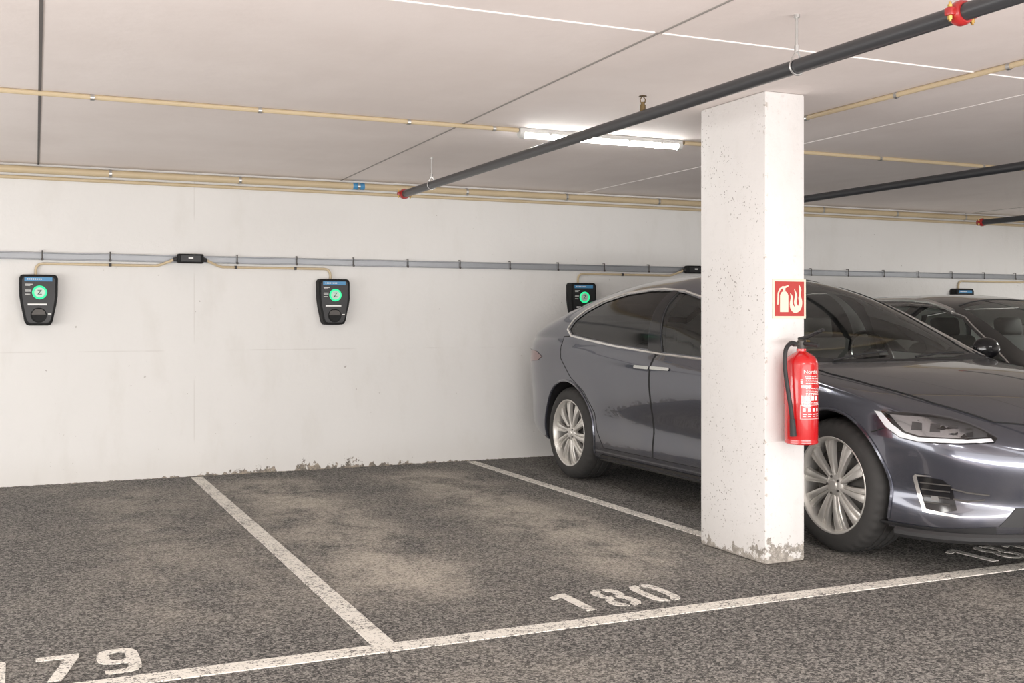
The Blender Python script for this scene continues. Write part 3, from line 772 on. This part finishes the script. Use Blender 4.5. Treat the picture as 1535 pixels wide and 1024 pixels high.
for v in bm.verts:
    a = -PI/2+(v.co.x-.006)/R; v.co = V((rr*math.cos(a), rr*math.sin(a), .365+v.co.y))
link('label_name', bm, M['white'], ex, recalc=False)

# ------------------------------------------------------------------ cable tray on the wall
ty_ = thing('cable_tray', 'long grey steel cable rail running level along the white wall', 'cable rail', (0, YW, 1.72))
bm = NB(); box(bm, (5, -.010, 0), (16.9, .016, .040)); box(bm, (5, -.016, .024), (16.9, .032, .010), .003, 1); box(bm, (5, -.016, -.024), (16.9, .032, .010), .003, 1)
link('rail', bm, M['tray'], ty_)
kk = -1
while .15+.48*kk < 10.6:
    cx = .15+.48*kk; kk += 1
    if abs(cx-1.22) < .2 or abs(cx-5.92) < .2: continue
    bm = NB(); box(bm, (cx, -.034, .004), (.009, .006, .070), .002, 1); box(bm, (cx, -.036, -.024), (.018, .008, .018), .003, 1); box(bm, (cx, -.018, .041), (.009, .034, .006), .001, 1)
    link('clip', bm, M['clip'], ty_)

# ------------------------------------------------------------------ chargers
def make_charger(label, x):
    t = thing('wall_charger', label, 'car charger', (x, YW, 1.20), 0, 'wall chargers')
    out = [(-.132, .352), (-.122, .372), (-.108, .378), (.108, .378), (.122, .372), (.132, .352), (.130, .22), (.120, .15), (.096, .03), (.082, .006), (.062, 0), (-.062, 0), (-.082, .006), (-.096, .03), (-.120, .15), (-.130, .22)]
    bm = NB(); prism(bm, [(a*1.02, b*1.01-.002) for a, b in out], .0, .02, TY); link('back_plate', bm, M['black'], t)
    bm = NB(); prism(bm, out, .02, .095, TY)
    es = [e for e in bm.edges if all(v.co.y < -.09 for v in e.verts)]
    bmesh.ops.bevel(bm, geom=es, offset=.012, segments=3, affect='EDGES', profile=.5)
    link('housing', bm, M['cbody'], t, 40)
    bm = NB(); prism(bm, [(a*.86, .19+(b-.19)*.90) for a, b in out], .0952, .0985, TY); fc = link('face_panel', bm, M['cface'], t)
    bm = NB(); box(bm, (-.002, -.0992, .343), (.19, .002, .030), .0008, 1); link('blue_label', bm, M['blue'], fc)
    bm = NB()
    for q in range(8): box(bm, (-.075+q*.013, -.1005, .344), (.008, .001, .009))
    for z, w in ((.306, .05), (.297, .034), (.262, .040), (.253, .040), (.232, .034)):
        box(bm, (-.078+w/2-.014, -.0990, z), (w, .001, .004))
    box(bm, (.074, -.0990, .085), (.022, .001, .006))
    link('printed_text', bm, M['white'], fc)
    bm = NB(); box(bm, (-.010, -.0995, .156), (.13, .002, .012)); link('white_strip', bm, M['white'], fc)
    Rt = Matrix.Translation((.006, -.1, .245)) @ Matrix.Rotation(math.radians(90), 4, 'X')
    bm = NB(); lathe(bm, [(.037, -.001), (.037, .004), (.046, .006), (.051, .003), (.051, -.001)], 40, Rt, closed=True); rg = link('light_ring', bm, M['green'], t)
    bm = NB(); lathe(bm, [(0, .003), (.036, .003), (.0365, -.001), (0, -.001)], 40, Rt); link('light_disc', bm, M['greend'], rg)
    bm = text_bm('Z', .050, .0006); bmesh.ops.transform(bm, matrix=Rt @ Matrix.Translation((0, 0, .0036)), verts=bm.verts); link('letter', bm, M['cbody'], rg)
    Rs = Matrix.Translation((0, -.0985, .076)) @ Matrix.Rotation(math.radians(90), 4, 'X')
    bm = NB(); lathe(bm, [(.056, -.002), (.056, .002), (.052, .004), (.047, .003), (.045, .001), (0, .001)], 40, Rs)
    sk = link('socket', bm, M['cbody'], t)
    bm = NB(); prism(bm, [(-.048, .080), (.048, .080), (.040, .106), (.02, .120), (-.02, .120), (-.040, .106)], .0995, .104, TY); link('socket_flap', bm, M['clip'], sk)
    return t
make_charger('black wall charger with green light, farthest left on the wall', .125)
make_charger('black wall charger with green light in front of the empty bay 180', 2.37)
make_charger('black wall charger behind the rear of the grey car', 4.70)
make_charger('black wall charger just showing above the black car with roof rails', 9.40)
CZ = 1.663; CYY = YW-.018
def conduit(label, pts, r=.010, clips=()):
    o = V(pts[0]); t = thing('conduit', label, 'conduit', tuple(o))
    bm = NB(); tube(bm, [V(q)-o for q in pts], r, 10); link('tube', bm, M['beige'], t)
    for c, ax in clips:
        b = NB(); c = V(c)-o
        lathe(b, [(r+.0005, -.010), (r+.003, -.010), (r+.003, .010), (r+.0005, .010)], 14, Matrix.Translation(c) @ (Matrix.Rotation(PI/2, 4, 'Y') if ax == 'x' else Matrix.Rotation(PI/2, 4, 'X')), closed=True)
        link('clip', b, M['clip'] if r < .0115 else M['zinc'], t)
def bend(a, sgn, xbox):
    return [(a, CYY, 1.581), (a, CYY, CZ-.05), (a+sgn*.004, CYY, CZ-.030), (a+sgn*.015, CYY, CZ-.013), (a+sgn*.030, CYY, CZ-.003), (a+sgn*.05, CYY, CZ), (xbox-sgn*.255, CYY, CZ), (xbox-sgn*.225, CYY-.010, CZ+.006), (xbox-sgn*.145, CYY-.042, 1.702), (xbox-sgn*.131, CYY-.042, 1.711)]
conduit('beige conduit from the leftmost charger to the left junction box', bend(.105, 1, 1.22), clips=[((.63, CYY, CZ), 'x')])
conduit('beige conduit from the charger of bay 180 to the left junction box', bend(2.355, -1, 1.22), clips=[((1.58, CYY, CZ), 'x'), ((2.06, CYY, CZ), 'x')])
conduit('beige conduit from the charger behind the grey car to the junction box near the pillar', bend(4.68, 1, 5.92), clips=[((5.15, CYY, CZ), 'x')])
conduit('beige conduit above the charger behind the black car', bend(9.38, 1, 10.6))
for x, lb in ((1.22, 'black junction box on the rail between the two left chargers'), (5.92, 'black junction box on the rail beside the pillar, above the grey car')):
    t = thing('junction_box', lb, 'junction box', (x, YW, 1.722), 0, 'junction boxes on the rail')
    bm = box(NB(), (0, -.065, 0), (.20, .062, .074), .012, 3); link('housing', bm, M['cbody'], t)
    bm = NB()
    for s in (-1, 1):
        cyl(bm, (s*.10, -.060, -.005), (s*.128, -.060, -.010), .020, 14, .015)
    link('cable_gland', bm, M['black'], t)
    bm = box(NB(), (0, -.0975, .0), (.15, .003, .05), .001, 1); lid = link('lid', bm, M['cface'], t)
    bm = box(NB(), (.0, -.0995, .004), (.035, .001, .012)); link('printed_label', bm, M['white'], lid)

# ------------------------------------------------------------------ conduits under the ceiling
t = thing('conduit', 'thick beige conduit along the top of the white wall', 'conduit', (5, YW-.036, 2.362))
bm = NB(); cyl(bm, (-8.45, 0, 0), (8.45, 0, 0), .028, 20); link('tube', bm, M['beige'], t)
bm = NB(); cyl(bm, (-2.46, 0, 0), (-2.36, 0, 0), .029, 20); link('blue_tape', bm, M['blue'], t)
for q in range(-6, 12):
    xx = -4.37+q*.98
    if -8.4 < xx < 6.0:
        b = NB(); lathe(b, [(.0285, -.010), (.0320, -.010), (.0320, .010), (.0285, .010)], 16, Matrix.Translation((xx, 0, 0)) @ Matrix.Rotation(PI/2, 4, 'Y'), closed=True); link('clip', b, M['zinc'], t)
t = thing('conduit', 'thin beige conduit just below the thick one on the wall', 'conduit', (5, YW-.0145, 2.305))
bm = NB(); cyl(bm, (-8.45, 0, 0), (8.45, 0, 0), .014, 14); link('tube', bm, M['beige'], t)
CY = 6.05
HC = H-.0138
conduit('thin beige conduit across the ceiling to the left end of the lamp', [(XL+.02, CY, HC), (-.5, CY, HC), (2.76, CY, HC)], .0135, [((q, CY, HC-.002), 'x') for q in (-.2, .34, 1.2, 2.06, 2.6)])
conduit('thin beige conduit on the ceiling to the right of the pillar and lamp', [(3.95, CY, HC), (8, CY, HC), (XR-.02, CY, HC)], .0135, [((q, CY, HC-.002), 'x') for q in (4.6, 5.6, 6.6, 7.6)])
conduit('thin beige conduit on the ceiling running toward the aisle beside the pillar', [(4.09, CY-.02, HC), (4.09, 4, HC), (4.09, YF+.02, HC)], .0135, [((4.09, q, HC-.002), 'y') for q in (5.0, 4.3, 3.6)])

# ------------------------------------------------------------------ ceiling lamp
lp = thing('ceiling_light', 'long white fluorescent light glowing on the ceiling left of the pillar', 'light', (3.345, CY, H))
LL = 1.16
XA = Matrix(((0, 0, 1, 0), (1, 0, 0, 0), (0, 1, 0, 0), (0, 0, 0, 1)))
bm = box(NB(), (0, 0, -.015), (LL, .054, .030), .005, 2); link('housing', bm, M['whitep'], lp)
bm = NB(); prism(bm, [(.0255*math.cos(PI+PI*q/12), -.030+.028*math.sin(PI+PI*q/12)) for q in range(13)], -LL/2+.03, LL/2-.03, XA)
link('diffuser', bm, M['diff'], lp, 50)
for s in (-1, 1):
    bm = NB(); prism(bm, [(.029*math.cos(PI+PI*q/12), -.028+.034*math.sin(PI+PI*q/12)) for q in range(13)], s*(LL/2-.03), s*(LL/2), XA)
    link('end_cap', bm, M['whitep'], lp)
for q in (-.38, -.1, .18, .42):
    for s in (-1, 1):
        bm = box(NB(), (q, s*.029, -.028), (.02, .004, .022), .001, 1); link('clip', bm, M['zinc'], lp)

# ------------------------------------------------------------------ sprinkler pipes
PZ = 2.212
def coupling(t, y, r=.03):
    b = NB(); Rm = Matrix.Translation((0, y, 0)) @ Matrix.Rotation(PI/2, 4, 'X')
    lathe(b, [(r+.0005, -.022), (r+.006, -.022), (r+.009, -.016), (r+.012, -.009), (r+.012, .009), (r+.009, .016), (r+.006, .022), (r+.0005, .022)], 28, Rm, closed=True)
    for s in (-1, 1): box(b, (s*(r+.018), y, 0), (.024, .030, .026), .005, 2)
    c = link('coupling', b, M['redp'], t)
    for s in (-1, 1):
        b = NB(); x_ = s*(r+.019); cyl(b, (x_, y, -.032), (x_, y, .030), .0045, 8); cyl(b, (x_, y, -.026), (x_, y, -.014), .008, 6); cyl(b, (x_, y, .014), (x_, y, .022), .008, 6)
        link('bolt', b, M['brass'], c)
sp = thing('sprinkler_pipe', 'dark grey sprinkler pipe with red couplings crossing in front of the pillar top', 'pipe', (2.70, 5, PZ), 0, 'sprinkler pipes under the ceiling')
bm = NB(); cyl(bm, (0, -7.9, 0), (0, 3.06, 0), .028, 24); link('pipe', bm, M['pipe'], sp)
coupling(sp, 2.56-5, .028); coupling(sp, 3.03, .028)
bm = NB(); cyl(bm, (0, 3.055, 0), (0, 3.08, 0), .031, 20); link('end_cap', bm, M['redp'], sp)
for y in (3.36-5, 7.42-5):
    b = NB(); cyl(b, (0, y, .06), (0, y, H-PZ-.001), .005, 8)
    cyl(b, (0, y, H-PZ-.012), (0, y, H-PZ), .012, 10)
    tube(b, [(.032*math.sin(a)*(1 if abs(a) < 2.6 else .8), y, -.032*math.cos(a) if abs(a) < 2.2 else .02+.02*(abs(a)-2.2)/.94*2.4) for a in [(-PI+2*PI*q/24) for q in range(25)]], .004, 6)
    cyl(b, (0, y, .055), (0, y, .080), .010, 6)
    link('hanger', b, M['zinc'], sp)
b = NB(); cyl(b, (0, -.51, .025), (0, -.51, .055), .014, 12); cyl(b, (0, -.51, .055), (0, -.51, .068), .010, 10)
tube(b, [(-.012, -.51, .066), (-.014, -.51, .082), (0, -.51, .096), (.014, -.51, .082), (.012, -.51, .066)], .003, 6)
lathe(b, [(0, .100), (.018, .098), (.020, .095), (0, .094)], 16, Matrix.Translation((0, -.51, 0))); link('sprinkler_head', b, M['bronze'], sp)
for x, lb in ((5.75, 'dark grey sprinkler pipe emerging from behind the pillar at right'), (8.75, 'short-looking dark grey sprinkler pipe with red end at the far right')):
    c = copy_tree(sp); c.location = (x, 5, PZ); c['label'] = lb

# ------------------------------------------------------------------ lights
def area(loc, rot, sx, sy, e, colr):
    l = bpy.data.lights.new('lamp', 'AREA'); l.shape = 'RECTANGLE'; l.size = sx; l.size_y = sy; l.energy = e; l.color = colr
    o = bpy.data.objects.new('lamp', l); col.objects.link(o); o.location = loc; o.rotation_euler = rot
    return o
for x, y, e in ((-1.2, 1.0, 56), (2.2, 1.2, 44), (5.6, 1.2, 36), (9.2, 1.2, 66)):
    area((x, y, H-.08), (0, 0, 0), 1.2, .3, e, (1, .975, .935))
area((3.0, YF+.3, 1.5), (math.radians(90), 0, 0), 9, 1.6, 135, (1, .99, .975))  # broad soft fill added behind the camera, not a fixture of the garage
area((2.5, YF+.4, .40), (math.radians(103), 0, 0), 10, .6, 365, (1, .965, .95))  # added low fill, tilted up to lift the far ceiling
area((1.4, .9, .12), (math.radians(180), 0, 0), 5, 2.0, 68, (1, .82, .77))  # unseen upward light added as warm pink bounce on the near ceiling
area((XL+.25, 4.2, .9), (math.radians(97), 0, math.radians(-90)), 7, 1.2, 175, (1, .98, .96))  # fill added along the left wall to brighten the pillar's left face
area((10.5, 6.0, H-.1), (0, 0, 0), 1.2, .3, 110, (1, .98, .95))  # extra light added out of view to brighten the back of the garage
w = bpy.data.worlds.new('World'); sc.world = w; w.use_nodes = True
w.node_tree.nodes['Background'].inputs[0].default_value = (.5, .48, .45, 1); w.node_tree.nodes['Background'].inputs[1].default_value = .3

# ------------------------------------------------------------------ camera
cd = bpy.data.cameras.new('camera'); cam = bpy.data.objects.new('camera', cd); col.objects.link(cam)
cam.location = (0, 0, 1.25); cam.rotation_euler = (math.radians(90), 0, math.radians(-24.2))
cd.sensor_width = 36; cd.lens = 36*1640/1535; cd.shift_y = -34/1535; cd.clip_start = .05
sc.camera = cam
